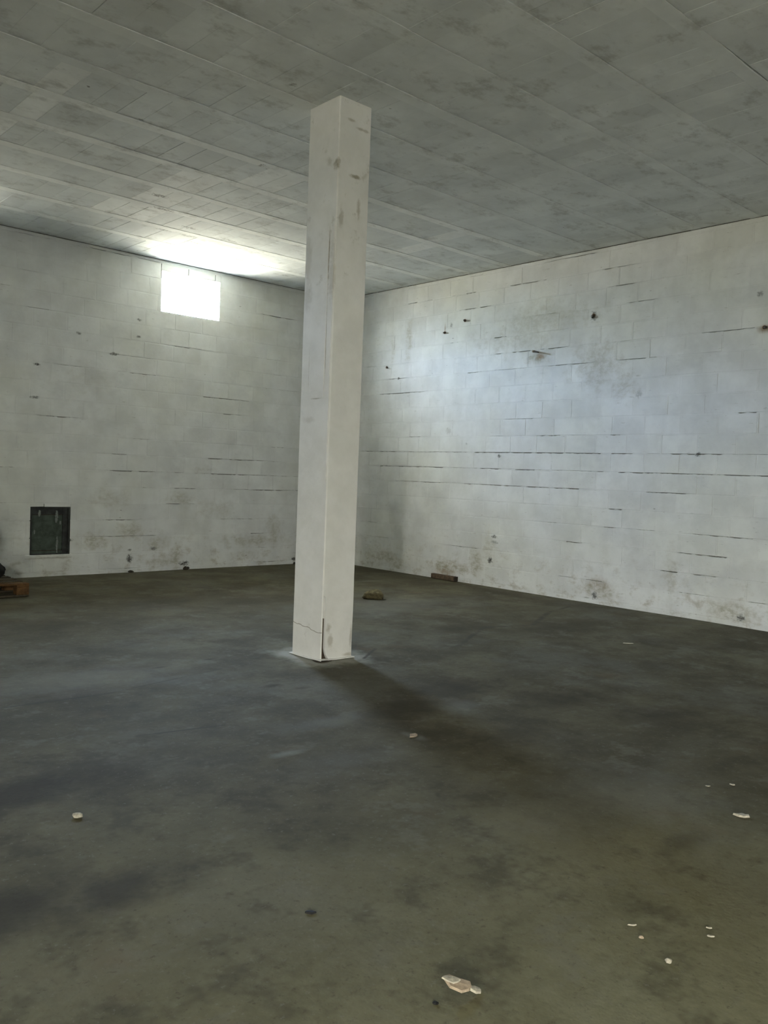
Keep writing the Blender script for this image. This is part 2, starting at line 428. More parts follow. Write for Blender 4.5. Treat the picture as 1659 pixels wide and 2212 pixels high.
def pillar_mat():
    s = NT('pillar_paint')
    mid = s.noise(4.5, 5, 0.62)
    fine = s.noise(30, 4, 0.6)
    sp_ = s.n('ShaderNodeSeparateXYZ')
    s.t.links.new(s.pos, sp_.inputs[0])
    z = sp_.outputs['Z']
    col = s.mix(s.ramp(mid, 0.3, 0.7), (0.665, 0.665, 0.64), (0.74, 0.74, 0.72))
    wear = s.ramp(s.noise(11, 6, .72, (1, 1, .8), (1, 4, 2)), 0.6, 0.72, 0, 0.4)
    ends = s.math('MAXIMUM', s.ramp(z, 2.4, 2.8, 0, 1), s.ramp(z, 0.6, 0.2, 0, .6))
    col = s.mix(s.math('MULTIPLY', wear, ends), col, (0.36, 0.35, 0.29))
    wob = s.noise(16, 5, .65)
    sp2 = [(-4.42, -5.31, 3.49, .045, .1, .055, .85), (-4.40, -5.2, 3.52, .1, .05, .04, .35), (-4.24, -5.3, 3.43, .06, .1, .018, .8),
           (-4.205, -5.3, 3.21, .022, .1, .09, .5), (-4.3, -5.3, 3.81, .06, .1, .016, .55), (-4.2, -5.3, 3.77, .08, .1, .016, .6),
           (-4.36, -5.3, 3.12, .03, .1, .10, .45), (-4.34, -5.3, .24, .03, .1, .05, .5), (-4.32, -5.3, .14, .03, .1, .06, .45),
           (-4.13, -5.3, .17, .02, .1, .12, .5), (-4.16, -5.3, .03, .06, .1, .02, .5), (-4.40, -4.99, 2.85, .1, .05, .25, .25),
           (-4.40, -5.0, 2.6, .1, .07, .12, .25), (-4.41, -5.28, 2.75, .03, .06, .3, .3), (-4.40, -5.05, 1.72, .1, .10, .03, .2),
           (-4.40, -5.230, 2.84, .1, .009, .26, .75), (-4.40, -5.228, 2.35, .1, .006, .4, .4), (-4.40, -5.13, 1.868, .1, .08, .006, .5), (-4.40, -5.043, 2.1, .1, .006, .22, .4)]
    col = s.mix(s.blobs(sp2, wob, .9, .8), col, (0.24, 0.21, 0.14))
    # hairline where the casting joint shows, near the foot
    lz = s.math('ADD', z, s.math('MULTIPLY_ADD', s.noise(9, 3, .5), 0.05, -0.025))
    yv = s.math('MULTIPLY_ADD', sp_.outputs['Y'], 0.12, 0.633)
    ln = s.math('ABSOLUTE', s.math('SUBTRACT', s.math('SUBTRACT', lz, yv), 0.205))
    lm = s.math('MULTIPLY', s.ramp(ln, 0.004, 0.001), s.ramp(sp_.outputs['X'], -4.395, -4.40, 0, .8))
    col = s.mix(lm, col, (0.2, 0.18, 0.14))
    return s.out(col, 0.7, s.bump(fine, 0.3, 0.003, s.bump(mid, 0.3, 0.02)), 0.35)
M_PIL = pillar_mat()
M_DARKHOLE = simple('broken_concrete_and_shade', (0.045, 0.034, 0.024), 0.95, 0.5, 40, bump=0.6)
M_RUST = simple('rusty_steel', (0.16, 0.095, 0.05), 0.8, 0.4, 60, metal=0.3)
M_DARKBAR = simple('dark_rust', (0.07, 0.045, 0.028), 0.9, 0.4, 60)
M_IRON = simple('dark_iron', (0.05, 0.042, 0.034), 0.7, 0.4, 60, metal=0.5)
M_TIMBER = simple('brown_timber', (0.085, 0.060, 0.038), 0.85, 0.3, 30)
M_TIMBERE = simple('timber_end', (0.03, 0.024, 0.018), 0.9, 0.3, 30)
M_PALLET = simple('orange_pallet_wood', (0.10, 0.050, 0.016), 0.8, 0.35, 20)
M_PALLETT = simple('grey_pallet_wood', (0.060, 0.048, 0.030), 0.85, 0.3, 20)
M_SACK = simple('black_plastic', (0.014, 0.013, 0.012), 0.85, 0.4, 12, spec=0.15)
M_TARP = simple('grey_green_sheet', (0.12, 0.135, 0.10), 0.7, 0.3, 12)
M_CHIP = simple('plaster_chip', (0.40, 0.37, 0.30), 0.9, 0.25, 90)
M_CHIPP = simple('pink_plaster', (0.36, 0.285, 0.21), 0.9, 0.25, 60)
M_STONE = simple('ochre_rubble', (0.14, 0.115, 0.06), 0.95, 0.4, 30, bump=0.6)
M_BLACK = simple('black_scrap', (0.012, 0.012, 0.012), 0.7, 0.3, 60)
M_CLOD = simple('dark_dirt', (0.035, 0.030, 0.022), 0.95, 0.5, 60)
M_GREEN = simple('dark_green_steel', (0.050, 0.066, 0.051), 0.6, 0.35, 14, spec=0.4, metal=0.2)
M_GREENF = simple('dark_frame_steel', (0.036, 0.038, 0.036), 0.65, 0.35, 14, metal=0.2)
M_DRIP = simple('white_paint_drip', (0.15, 0.165, 0.15), 0.7, 0.35, 60)
M_WINF = simple('window_frame_paint', (0.62, 0.63, 0.62), 0.5, 0.08, 20)
M_YARD = simple('pale_yard_gravel', (0.50, 0.45, 0.36), 0.95, 0.15, 3)
def glass_mat():
    s = NT('window_glass')
    nt = s.t
    tr = s.n('ShaderNodeBsdfTransparent')
    tr.inputs[0].default_value = (0.95, 0.97, 0.97, 1)
    gl = s.n('ShaderNodeBsdfGlossy')
    gl.inputs['Roughness'].default_value = 0.02
    lw = s.n('ShaderNodeLayerWeight')
    fac = s.math('MULTIPLY_ADD', s.math('POWER', lw.outputs['Facing'], 5.0), 0.5, 0.03)
    mx = s.n('ShaderNodeMixShader')
    nt.links.new(fac, mx.inputs[0])
    nt.links.new(tr.outputs[0], mx.inputs[1])
    nt.links.new(gl.outputs[0], mx.inputs[2])
    nt.links.new(mx.outputs[0], nt.nodes['Material Output'].inputs[0])
    return s.m
M_GLASS = glass_mat()

# ------------------------------------------------------------------ mesh helpers
class MB:
    def __init__(s):
        s.v, s.f = [], []
    def box(s, a, b):
        x0, y0, z0 = a
        x1, y1, z1 = b
        k = len(s.v)
        s.v += [(x0, y0, z0), (x1, y0, z0), (x1, y1, z0), (x0, y1, z0), (x0, y0, z1), (x1, y0, z1), (x1, y1, z1), (x0, y1, z1)]
        s.f += [tuple(k + i for i in q) for q in ((0, 3, 2, 1), (4, 5, 6, 7), (0, 1, 5, 4), (1, 2, 6, 5), (2, 3, 7, 6), (3, 0, 4, 7))]
        return s
    def add(s, vs, fs):
        k = len(s.v)
        s.v += [tuple(v) for v in vs]
        s.f += [tuple(k + i for i in q) for q in fs]
        return s
    def mesh(s, name, mat):
        me = bpy.data.meshes.new(name)
        me.from_pydata(s.v, [], s.f)
        me.update()
        bm = bmesh.new()
        bm.from_mesh(me)
        bmesh.ops.recalc_face_normals(bm, faces=bm.faces)
        bm.to_mesh(me)
        bm.free()
        for q in (mat if isinstance(mat, (list, tuple)) else [mat]):
            me.materials.append(q)
        return me

def link(name, me, parent=None, loc=(0, 0, 0), rot=(0, 0, 0)):
    o = bpy.data.objects.new(name, me)
    COL.objects.link(o)
    o.location = loc
    o.rotation_euler = rot
    if parent is not None:
        o.parent = parent
    return o
def tag(o, label, cat, group=None, kind=None):
    o['label'] = label
    o['category'] = cat
    if group:
        o['group'] = group
    if kind:
        o['kind'] = kind
    return o
def struct(o):
    o['kind'] = 'structure'
    return o
def empty(name, loc=(0, 0, 0), rz=0):
    return link(name, None, None, loc, (0, 0, rz))

# axis maps for wall-local (u along the wall, d into the room, z)
RWM = lambda u, d, z: (-d, u, z)       # right wall: plane x = 0, u = y
LWM = lambda u, d, z: (u, -d, z)       # left wall: plane y = 0, u = x

def slab_piece(M, u0, u1, z0, z1, seed, depth=0.03, bev=0.004, amp=0.0011, d0=0.0):
    """one block face: bevelled, slightly uneven; 18 quads"""
    r = random.Random(seed)
    j = lambda: r.uniform(-amp, amp)
    bu, bz = min(bev, (u1 - u0) * .2), min(bev, (z1 - z0) * .2)
    nu = 3 if (u1 - u0) > 0.25 else 2
    vs, fs = [], []
    us = [u0 + bu + (u1 - u0 - 2 * bu) * i / (nu - 1) for i in range(nu)]
    for zz in (z0 + bz, z1 - bz):
        for uu in us:
            vs.append(M(uu, d0 + j(), zz))
    for i in range(nu - 1):
        fs.append((i, i + 1, nu + i + 1, nu + i))
    k = len(vs)
    # rim at depth -bev/2
    rim = [(u0, z0)] + [(uu, z0) for uu in us[1:-1]] + [(u1, z0), (u1, z1)] + [(uu, z1) for uu in us[1:-1][::-1]] + [(u0, z1)]
    inner = list(range(nu)) + [nu + i for i in range(nu - 1, -1, -1)]
    n = len(rim)
    for uu, zz in rim:
        vs.append(M(uu + r.uniform(-.0012, .0012), d0 - bev * .6, zz + r.uniform(-.0015, .0015)))
    for uu, zz in rim:
        vs.append(M(uu, d0 - depth, zz))
    for i in range(n):
        q = (i + 1) % n
        fs.append((inner[i], inner[q], k + q, k + i))
        fs.append((k + i, k + q, k + n + q, k + n + i))
    return vs, fs

def minus(rect, hole):
    """rect and hole as (u0,u1,z0,z1): the pieces of rect left outside hole"""
    u0, u1, z0, z1 = rect
    a, b, c, d = hole
    if a >= u1 or b <= u0 or c >= z1 or d <= z0:
        return [rect]
    out = []
    if a > u0: out.append((u0, a, z0, z1))
    if b < u1: out.append((b, u1, z0, z1))
    lo, hi = max(u0, a), min(u1, b)
    if c > z0: out.append((lo, hi, z0, c))
    if d < z1: out.append((lo, hi, d, z1))
    return [q for q in out if q[1] - q[0] > 0.012 and q[3] - q[2] > 0.012]

def in_view(p, margin=0.03):
    v = Vector(p) - CAM
    dz = v.dot(fw)
    if dz < 0.1:
        return False, 0
    px = 829.5 + F_PX * v.dot(rt) / dz
    py = 1106 - F_PX * v.dot(up) / dz
    mx, my = 1659 * margin, 2212 * margin
    return (-mx < px < 1659 + mx and -my < py < 2212 + my), 1.0 / dz

def build_block_wall(wall, M, ulen, holes, mat, mat_m, cracks, seed, dark_top=()):
    """parts of a wall: painted concrete blocks, mortar between them with open cracks"""
    r = random.Random(seed)
    zs = [-0.02] + [ZC + DZ * k for k in range(20) if 0 < ZC + DZ * k < H - 0.02] + [H]
    pieces = []
    joints = []                                     # head joints (u, z0, z1)
    for k in range(len(zs) - 1):
        z0, z1 = zs[k], zs[k + 1]
        ph = (0.15 if k % 2 else 0.35) + r.uniform(-.05, .05)
        us = [0.0]
        u = -ph
        while u > ulen:
            us.append(u)
            u -= BL + r.uniform(-.006, .006)
        us.append(ulen)
        for i in range(len(us) - 1):
            b, a = us[i], us[i + 1]
            if b - a < 0.03: continue
            g = 0.005
            rect = (a + g, b - (g if i else 0), z0 + 0.005, z1 - 0.005)
            cut = [rect]
            for h in holes:
                cut = [q for c_ in cut for q in minus(c_, h)]
            for q in cut:
                pieces.append(q)
            if i: joints.append((b, z0, z1))
    scored = []
    for q in pieces:
        c = M((q[0] + q[1]) / 2, 0, (q[2] + q[3]) / 2)
        vis, s = in_view(c, 0.06)
        scored.append((s * s * (q[1] - q[0]) * (q[3] - q[2]) if vis else 0, q))
    scored.sort(key=lambda t: -t[0])
    rest = MB()
    for i, (sc_, q) in enumerate(scored):
        d0 = r.uniform(-.0012, .0012)
        vs, fs = slab_piece(M, *q, seed=seed * 1000 + i, d0=d0)
        if sc_ > 0 and i < 298:
            c = Vector(M((q[0] + q[1]) / 2, 0, (q[2] + q[3]) / 2))
            mb = MB().add([Vector(v) - c for v in vs], fs)
            link('block', mb.mesh('block', mat), wall, c)
        else:
            rest.add(vs, fs)
    o = link('blockwork', rest.mesh('blockwork', M_PW), wall)
    o['kind'] = 'stuff'
    # mortar: strips between courses, broken by open cracks
    mo = MB()
    inh = lambda u, z: any(h[0] - .002 < u < h[1] + .002 and h[2] - .002 < z < h[3] + .002 for h in holes)
    for k in range(1, len(zs) - 1):
        zj = zs[k]
        step = 0.0125
        n = int(-ulen / step)
        top = []
        lvl = 0.0
        for i in range(n + 1):
            u = -i * step
            nv = noise.noise(Vector((u * 1.3 + seed * 7, zj * 9.1, seed)))
            want = 0.0
            if nv > 0.30: want = 0.40 + (nv - 0.30) * 2.5
            for (cz, ca, cb, st) in cracks:
                if abs(cz - zj) < 0.06 and min(ca, cb) - .01 <= u <= max(ca, cb) + .01:
                    want = max(want, st * 1.1)
            if want > 0:
                want *= max(0.0, min(1.25, 0.85 + 1.5 * noise.noise(Vector((u * 11, zj * 3, 3))) + 0.8 * noise.noise(Vector((u * 37, zj, 8)))))
            lvl = want
            if lvl < 0.12: lvl = 0.0
            top.append(lvl)
        for i in range(n):
            ua, ub = -i * step, -(i + 1) * step
            if inh((ua + ub) / 2, zj): continue
            ta, tb = [zj + 0.0062 - min(1.05, t) * 0.0098 for t in (top[i], top[i + 1])]
            zb = zj - 0.0062
            d = 0.0006 + 0.0006 * noise.noise(Vector((ua * 5, zj, 9)))
            D = 0.0295
            vs = [M(ua, -.001 + d, zb), M(ub, -.001 + d, zb), M(ub, -.001 + d, tb), M(ua, -.001 + d, ta),
                  M(ua, -D, zb), M(ub, -D, zb), M(ub, -D, tb), M(ua, -D, ta)]
            mo.add(vs, [(0, 1, 2, 3), (3, 2, 6, 7), (0, 4, 5, 1)])
    for (u, z0, z1) in joints:
        if inh(u, (z0 + z1) / 2): continue
        d = r.choice((0.0, 0.0006, 0.0014))
        vs = [M(u + .0062, -.001 + d, z0 + .005), M(u - .0062, -.001 + d, z0 + .005), M(u - .0062, -.001 + d, z1 - .005), M(u + .0062, -.001 + d, z1 - .005),
              M(u + .0062, -.0295, z0 + .005), M(u - .0062, -.0295, z0 + .005), M(u - .0062, -.0295, z1 - .005), M(u + .0062, -.0295, z1 - .005)]
        mo.add(vs, [(0, 1, 2, 3), (0, 3, 7, 4), (1, 5, 6, 2)])
    o = link('mortar', mo.mesh('mortar', mat_m), wall)
    o['kind'] = 'stuff'

def wall_core(name, M, ulen, holes, d0, d1, mat, u_hi=0.0):
    """solid wall behind the blocks, with openings"""
    rects = [(ulen, u_hi, -0.40, H + 0.25)]
    for h in holes:
        rects = [q for c in rects for q in minus(c, h)]
    mb = MB()
    for a, b, c, d in rects:
        p, q = M(a, d0, c), M(b, d1, d)
        mb.box([min(p[i], q[i]) for i in range(3)], [max(p[i], q[i]) for i in range(3)])
    return struct(link(name, mb.mesh(name, mat)))

# ------------------------------------------------------------------ floor
NX, NY = 70, 80
vs, fs = [], []
for j in range(NY + 1):
    for i in range(NX + 1):
        X = XL + (0.025 - XL) * i / NX
        Y = YB + (0.025 - YB) * j / NY
        zz = 0.004 * noise.noise(Vector((X * .8, Y * .8, 0))) + 0.0015 * noise.noise(Vector((X * 3, Y * 3, 5)))
        vs.append((X, Y, min(0.004, zz)))
for j in range(NY):
    for i in range(NX):
        k = j * (NX + 1) + i
        fs.append((k, k + 1, k + NX + 2, k + NX + 1))
fl = MB().add(vs, fs)
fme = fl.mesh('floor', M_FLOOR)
for p in fme.polygons: p.use_smooth = True
floor = struct(link('floor', fme))

# ------------------------------------------------------------------ right wall
RC = [(3.70, -1.43, -1.58, .9), (3.70, -1.76, -1.87, .6), (3.70, -2.51, -2.65, .9), (3.10, -2.26, -2.37, .6), (3.10, -3.01, -3.17, .8),
      (2.90, -2.98, -3.15, .6), (2.90, -3.31, -3.56, 1), (2.70, -2.58, -2.8, .7), (2.70, -3.03, -3.6, .35), (2.93, -3.8, -4.0, .7),
      (2.49, -1.4, -1.85, .5), (2.12, -3.21, -3.63, .4), (1.89, -3.72, -4.05, 1), (1.89, -4.2, -4.4, .3), (1.89, -4.73, -4.84, .9), (2.11, -6.16, -6.31, .7),
      (1.89, -1.55, -1.75, .5), (1.89, -2.9, -3.2, .3), (1.69, -.5, -.8, .6), (1.69, -.95, -1.3, .7), (1.69, -1.45, -2.0, .5), (1.69, -2.1, -2.6, .5),
      (1.69, -2.75, -4.6, .95), (1.69, -4.75, -5.0, .8), (1.69, -5.1, -5.5, .25), (1.69, -5.45, -6.0, .7), (1.69, -6.1, -6.5, .25),
      (1.47, -.98, -1.44, .8), (1.47, -1.9, -2.2, .9), (1.47, -2.3, -2.8, .25), (1.47, -2.85, -3.32, .8), (1.47, -3.43, -3.7, .8), (1.47, -3.75, -4.3, .3),
      (1.47, -4.33, -4.65, .5), (1.47, -4.85, -5.3, .8), (1.47, -5.36, -6.5, .6), (1.27, -1.45, -2.3, .55), (1.27, -2.55, -3.1, .6),
      (1.27, -3.6, -4.34, .7), (1.27, -5.2, -5.63, .6), (.65, -.77, -.95, .8), (.455, -.7, -1.2, .4), (.66, -4.22, -4.41, .9), (.86, -4.7, -4.84, .7), (.86, -5.1, -5.3, .4),
      (.86, -5.76, -6.35, .7), (.66, -5.79, -6.1, 1), (.455, -5.42, -5.58, .8), (.455, -5.78, -6.0, .8), (.86, -3.9, -4.04, .5), (1.06, -4.75, -4.9, .7),
      (.25, -4.5, -4.7, .5), (.25, -5.5, -5.65, .6), (.25, -6.35, -6.5, .6), (3.3, -4.9, -5.2, .4), (3.5, -4.6, -4.8, .3), (2.9, -4.6, -4.9, .3), (3.3, -3.6, -3.9, .3)]
wall_right = wall_core('wall_right', RWM, YB, [], -0.26, -0.0295, M_RAW, 0.26)
build_block_wall(wall_right, RWM, YB, [], M_RW, M_PWR, RC, 11)

# ------------------------------------------------------------------ left wall
LC = [(2.28, -2.31, -2.03, .9), (2.08, -1.99, -1.73, .9), (1.27, -3.57, -3.3, 1), (1.27, -3.2, -2.98, .7), (1.27, -2.9, -2.6, .4), (1.47, -2.21, -2.0, .9),
      (1.47, -1.9, -1.5, .8), (1.47, -1.45, -1.1, .4), (1.67, -1.2, -1.0, .7), (1.27, -2.2, -1.8, .5), (1.27, -1.6, -.6, .4), (2.7, -3.46, -3.05, .4),
      (1.07, -1.8, -1.4, .4), (1.07, -.9, -.4, .6), (1.07, -2.7, -2.4, .6), (.66, -2.0, -1.5, .5), (.45, -3.3, -2.9, .4), (.45, -1.5, -1.3, .7), (.25, -1.4, -1.1, .4),
      (2.48, -1.1, -.8, .3), (2.89, -1.5, -1.1, .2), (3.1, -4.6, -4.3, .3), (3.5, -4.7, -4.3, .3)]
LH = [WIN1, WIN2, VENT]
wall_left = wall_core('wall_left', LWM, XL, LH, -TW, -0.0295, M_RAW, 0.26)
build_block_wall(wall_left, LWM, XL, LH, M_LW, M_PWL, LC, 12)

# white reveals of the openings, parts of the left wall
def reveal(parent, h, deep=TW):
    a, b, c, d = h
    mb = MB()
    t = 0.008
    mb.box((a, 0.001, c), (a + t, deep, d)).box((b - t, 0.001, c), (b, deep, d))
    mb.box((a, 0.001, c), (b, deep, c + t)).box((a, 0.001, d - t), (b, deep, d))
    link('reveal', mb.mesh('reveal', M_PW), parent)
for h in (WIN1, WIN2):
    reveal(wall_left, h)

# windows: a slim steel frame with one pane, set at the outer face
def window(name, h):
    a, b, c, d = h
    a += .008; b -= .008; c += .008; d -= .008
    f = MB()
    t, y0, y1 = 0.022, 0.17, 0.205
    f.box((a, y0, c), (a + t, y1, d)).box((b - t, y0, c), (b, y1, d)).box((a + t, y0, c), (b - t, y1, c + t)).box((a + t, y0, d - t), (b - t, y1, d))
    o = struct(link(name, f.mesh('window_frame', M_WINF)))
    g = MB().box((a + t, 0.186, c + t), (b - t, 0.190, d - t))
    link('pane', g.mesh('pane', M_GLASS), o)
    return o
window('window_1', WIN1)
window('window_2', WIN2)

# ------------------------------------------------------------------ far walls, behind the camera
SWM = lambda u, d, z: (XL + d, u, z)
BWM = lambda u, d, z: (u, YB + d, z)
ws = wall_core('wall_side', SWM, YB, [DOOR], -TW, 0.0, M_PW, 0.0)
wb = wall_core('wall_back', BWM, XL, [WINB], -TW, 0.0, M_PW, 0.0)
# door surround and open leaf, frame of the back window added for fill light
mb = MB()
mb.box((XL - TW, DOOR[0], 0), (XL + .01, DOOR[0] + .05, 2.1)).box((XL - TW, DOOR[1] - .05, 0), (XL + .01, DOOR[1], 2.1)).box((XL - TW, DOOR[0] + .05, 2.05), (XL + .01, DOOR[1] - .05, 2.1))
struct(link('door_1', mb.mesh('door_frame', M_GREENF)))
mb = MB()
a, b, c, d = WINB
mb.box((a, YB - .16, c), (a + .05, YB - .1, d)).box((b - .05, YB - .16, c), (b, YB - .1, d)).box((a + .05, YB - .16, c), (b - .05, YB - .1, c + .05)).box((a + .05, YB - .16, d - .05), (b - .05, YB - .1, d))
for i in (1, 2):
    xx = a + (b - a) * i / 3
    mb.box((xx - .02, YB - .16, c + .05), (xx + .02, YB - .1, d - .05))
wf = struct(link('fill_window', mb.mesh('window_frame', M_WINF)))
for i in range(3):
    x0 = a + (b - a) * i / 3 + .03
    x1 = a + (b - a) * (i + 1) / 3 - .03
    link('pane', MB().box((x0, YB - .132, c + .05), (x1, YB - .128, d - .05)).mesh('pane', M_GLASS), wf)

# ------------------------------------------------------------------ ceiling: concrete joists with filler blocks between them
core = MB().box((XL - TW, YB - TW, H + 0.03), (0.26, 0.26, H + 0.25))
ceiling = struct(link('ceiling', core.mesh('ceiling', M_RAW)))
BW, PITCHB, E0 = 0.108, 0.6083, 0.785
edges = []
k = 0
while -(E0 + PITCHB * k) > YB:
    edges.append(-(E0 + PITCHB * k))
    k += 1
def flat_piece(x0, x1, y0, y1, z, r, bev=0.0013, amp=0.0005):
    j = lambda: r.uniform(-amp, amp)
    vs = [(x0 + bev, y0 + bev, z + j()), (x1 - bev, y0 + bev, z + j()), (x1 - bev, y1 - bev, z + j()), (x0 + bev, y1 - bev, z + j()),
          (x0, y0, z + bev * .8), (x1, y0, z + bev * .8), (x1, y1, z + bev * .8), (x0, y1, z + bev * .8),
          (x0, y0, H + .03), (x1, y0, H + .03), (x1, y1, H + .03), (x0, y1, H + .03)]
    fs = [(0, 1, 2, 3)]
    for b in (0, 4):
        for i in range(4):
            q = (i + 1) % 4
            fs.append((b + i, b + q, b + 4 + q, b + 4 + i))
    return vs, fs
r = random.Random(5)
pots = []
rows = [(-E0 + BW, 0.0)] + [(edges[i + 1] + BW, edges[i]) for i in range(len(edges) - 1)] + [(YB, edges[-1])]
for ri, (y0, y1) in enumerate(rows):
    # pale repair bands cross the ceiling where blocks were replaced
    x = -r.uniform(0.0, 0.2)
    xs = [0.0, x]
    while x > XL:
        x -= 0.2
        xs.append(max(x, XL))
    for i in range(len(xs) - 1):
        b, a = xs[i], xs[i + 1]
        if b - a < 0.02: continue
        cx = (a + b) / 2
        cy = (y0 + y1) / 2
        white = (-4.42 < cx < -3.93 and -3.0 < cy < -1.4) or (-2.68 < cx < -2.42 and cy > -1.4) or (-1.45 < cx < -1.25 and -3.9 < cy < -1.4) \
            or (-5.95 < cx < -5.72 and -4.4 < cy < -2.6) or (-3.95 < cx < -3.6 and -3.9 < cy < -3.1) or (-3.3 < cx < -2.8 and -.9 > cy > -2.0 and False)
        gx = 0.0003 if r.random() > 0.16 else r.uniform(.0016, .0034)
        gy = 0.0004 if r.random() > 0.2 else r.uniform(.0015, .003)
        pots.append((a + gx, b - gx, y0 + 0.0006, y1 - gy, H + r.uniform(-.0002, .0016), white))
sc_ = []
for q in pots:
    vis, s = in_view(((q[0] + q[1]) / 2, (q[2] + q[3]) / 2, H), 0.03)
    sc_.append((s if vis else 0, q))
sc_.sort(key=lambda t: -t[0])
rest = MB()
for i, (s, q) in enumerate(sc_):
    vs, fs = flat_piece(q[0], q[1], q[2], q[3], q[4], r)
    if s > 0 and i < 298:
        c = Vector(((q[0] + q[1]) / 2, (q[2] + q[3]) / 2, H))
        mb = MB().add([Vector(v) - c for v in vs], fs)
        link('filler_block', mb.mesh('filler_block', M_POTW if q[5] else M_POT), ceiling, c)
    else:
        rest.add(vs, fs)
me = rest.mesh('filler_blockwork', M_POTS)
o = link('filler_blockwork', me, ceiling)
o['kind'] = 'stuff'
for i, e_ in enumerate(edges):
    mb = MB()
    n = 60
    L0, L1 = XL, 0.0
    for s in range(n):
        xa, xb = L0 + (L1 - L0) * s / n, L0 + (L1 - L0) * (s + 1) / n
        dz = -.0012 + .0006 * noise.noise(Vector((xa, e_, 0)))
        dz2 = -.0012 + .0006 * noise.noise(Vector((xb, e_, 0)))
        ga = .0006 + max(0, noise.noise(Vector((xa * 1.9, e_ * 3, 4)))) * .016
        gb = .0006 + max(0, noise.noise(Vector((xb * 1.9, e_ * 3, 4)))) * .016
        ya, yb = e_ + .0005 + ga, e_ + .0005 + gb
        yt = e_ + BW
        vs = [(xa, ya, H + dz), (xb, yb, H + dz2), (xb, yt, H + dz2), (xa, yt, H + dz), (xa, ya, H + .03), (xb, yb, H + .03), (xb, yt, H + .03), (xa, yt, H + .03)]
        mb.add(vs, [(0, 1, 2, 3), (0, 4, 5, 1), (3, 2, 6, 7)])
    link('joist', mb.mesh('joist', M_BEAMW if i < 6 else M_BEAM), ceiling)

# ------------------------------------------------------------------ pillar
PX0, PY0 = -4.4025, -5.2948
PX1, PY1 = PX0 + 0.29, PY0 + 0.343
def prof(nw, nd, c=0.006):
    """section with a chase nw wide, nd deep cut in the -Y face beside the front arris"""
    return [(PX0, PY0 + c), (PX0, PY1 - c), (PX0 + c, PY1), (PX1 - c, PY1), (PX1, PY1 - c), (PX1, PY0 + c), (PX1 - c, PY0),
            (PX0 + 0.012 + nw, PY0), (PX0 + 0.012 + nw, PY0 + nd), (PX0 + 0.008, PY0 + nd), (PX0 + 0.008, PY0)]
pr = random.Random(3)
levels = [(0.004, .0601, .035), (0.02, .056, .035), (0.045, .036, .032), (0.08, .024, .026), (0.12, .024, .026), (0.22, .021, .022), (0.34, .018, .018), (0.46, .013, .012), (0.475, 0.0005, 0.0003)]
z = 0.6
while z < H - 0.05:
    levels.append((z, 0.0005, 0.0003))
    z += 0.12
levels.append((H + 0.0, 0.0005, 0.0003))
mb = MB()
rings = []
for z, nw, nd in levels:
    ring = []
    for (X, Y) in prof(nw, nd):
        jx = 0.0016 * noise.noise(Vector((X * 9, Y * 9, z * 4)))
        jy = 0.0016 * noise.noise(Vector((X * 9 + 5, Y * 9, z * 4)))
        ring.append((X + jx, Y + jy, z))
    rings.append(ring)
n = len(rings[0])
vs = [v for ring in rings for v in ring]
fs = []
for i in range(len(rings) - 1):
    for j in range(n):
        q = (j + 1) % n
        fs.append((i * n + j, i * n + q, (i + 1) * n + q, (i + 1) * n + j))
fs.append(tuple(range(n)))
fs.append(tuple((len(rings) - 1) * n + j for j in range(n)))
mb.add(vs, fs)
pil = link('pillar', mb.mesh('pillar', M_PIL))
pil['kind'] = 'thing'
tag(pil, 'tall square white-painted concrete pillar standing alone between floor and ceiling', 'pillar')
# shallow cast strips on the face turned to the window (formwork imprint)
cs = MB()
def strip(y0, y1, z0, z1, t=0.003, seg=14, wob=0.0016):
    for i in range(seg):
        za, zb = z0 + (z1 - z0) * i / seg, z0 + (z1 - z0) * (i + 1) / seg
        wa, wb_ = wob * noise.noise(Vector((y0 * 9, za * 6, 1))), wob * noise.noise(Vector((y0 * 9, zb * 6, 1)))
        ta = t * (0.7 + 0.5 * noise.noise(Vector((y0 * 5, za * 3, 8))))
        tb = t * (0.7 + 0.5 * noise.noise(Vector((y0 * 5, zb * 3, 8))))
        vs = [(PX0 + .002, y0 + wa, za), (PX0 + .002, y1 + wa, za), (PX0 - ta, y1 + wa - .002, za), (PX0 - ta, y0 + wa + .002, za),
              (PX0 + .002, y0 + wb_, zb), (PX0 + .002, y1 + wb_, zb), (PX0 - tb, y1 + wb_ - .002, zb), (PX0 - tb, y0 + wb_ + .002, zb)]
        cs.add(vs, [(2, 3, 7, 6), (1, 2, 6, 5), (3, 0, 4, 7)])
strip(-5.222, -5.045, 1.872, 3.06, 0.0045, 26)
strip(-5.285, -5.238, 1.3, 3.09, 0.0045, 34)
link('cast_strip', cs.mesh('cast_strip', M_PIL), pil)
# steel angle showing in the chase at the foot, and the dark broken hole beside it
mb = MB().box((PX0 + .009, PY0 + .004, .02), (PX0 + .019, PY0 + .0125, .31))
link('corner_bar', mb.mesh('corner_bar', M_DARKBAR), pil)
mb = MB()
hv = [(PX0 + .012, 0.006), (PX0 + .066, 0.006), (PX0 + .052, .022), (PX0 + .040, .045), (PX0 + .030, .075), (PX0 + .024, .105), (PX0 + .013, .11)]
k = len(hv)
mb.add([(X, PY0 + .012, Z) for X, Z in hv] + [(X, PY0 + .036, Z) for X, Z in hv], [tuple(range(k))] + [(i, (i + 1) % k, k + (i + 1) % k, k + i) for i in range(k)])
o = link('broken_corner', mb.mesh('broken_corner', M_DARKHOLE), pil)
o['label'] = 'dark broken-out corner at the foot'
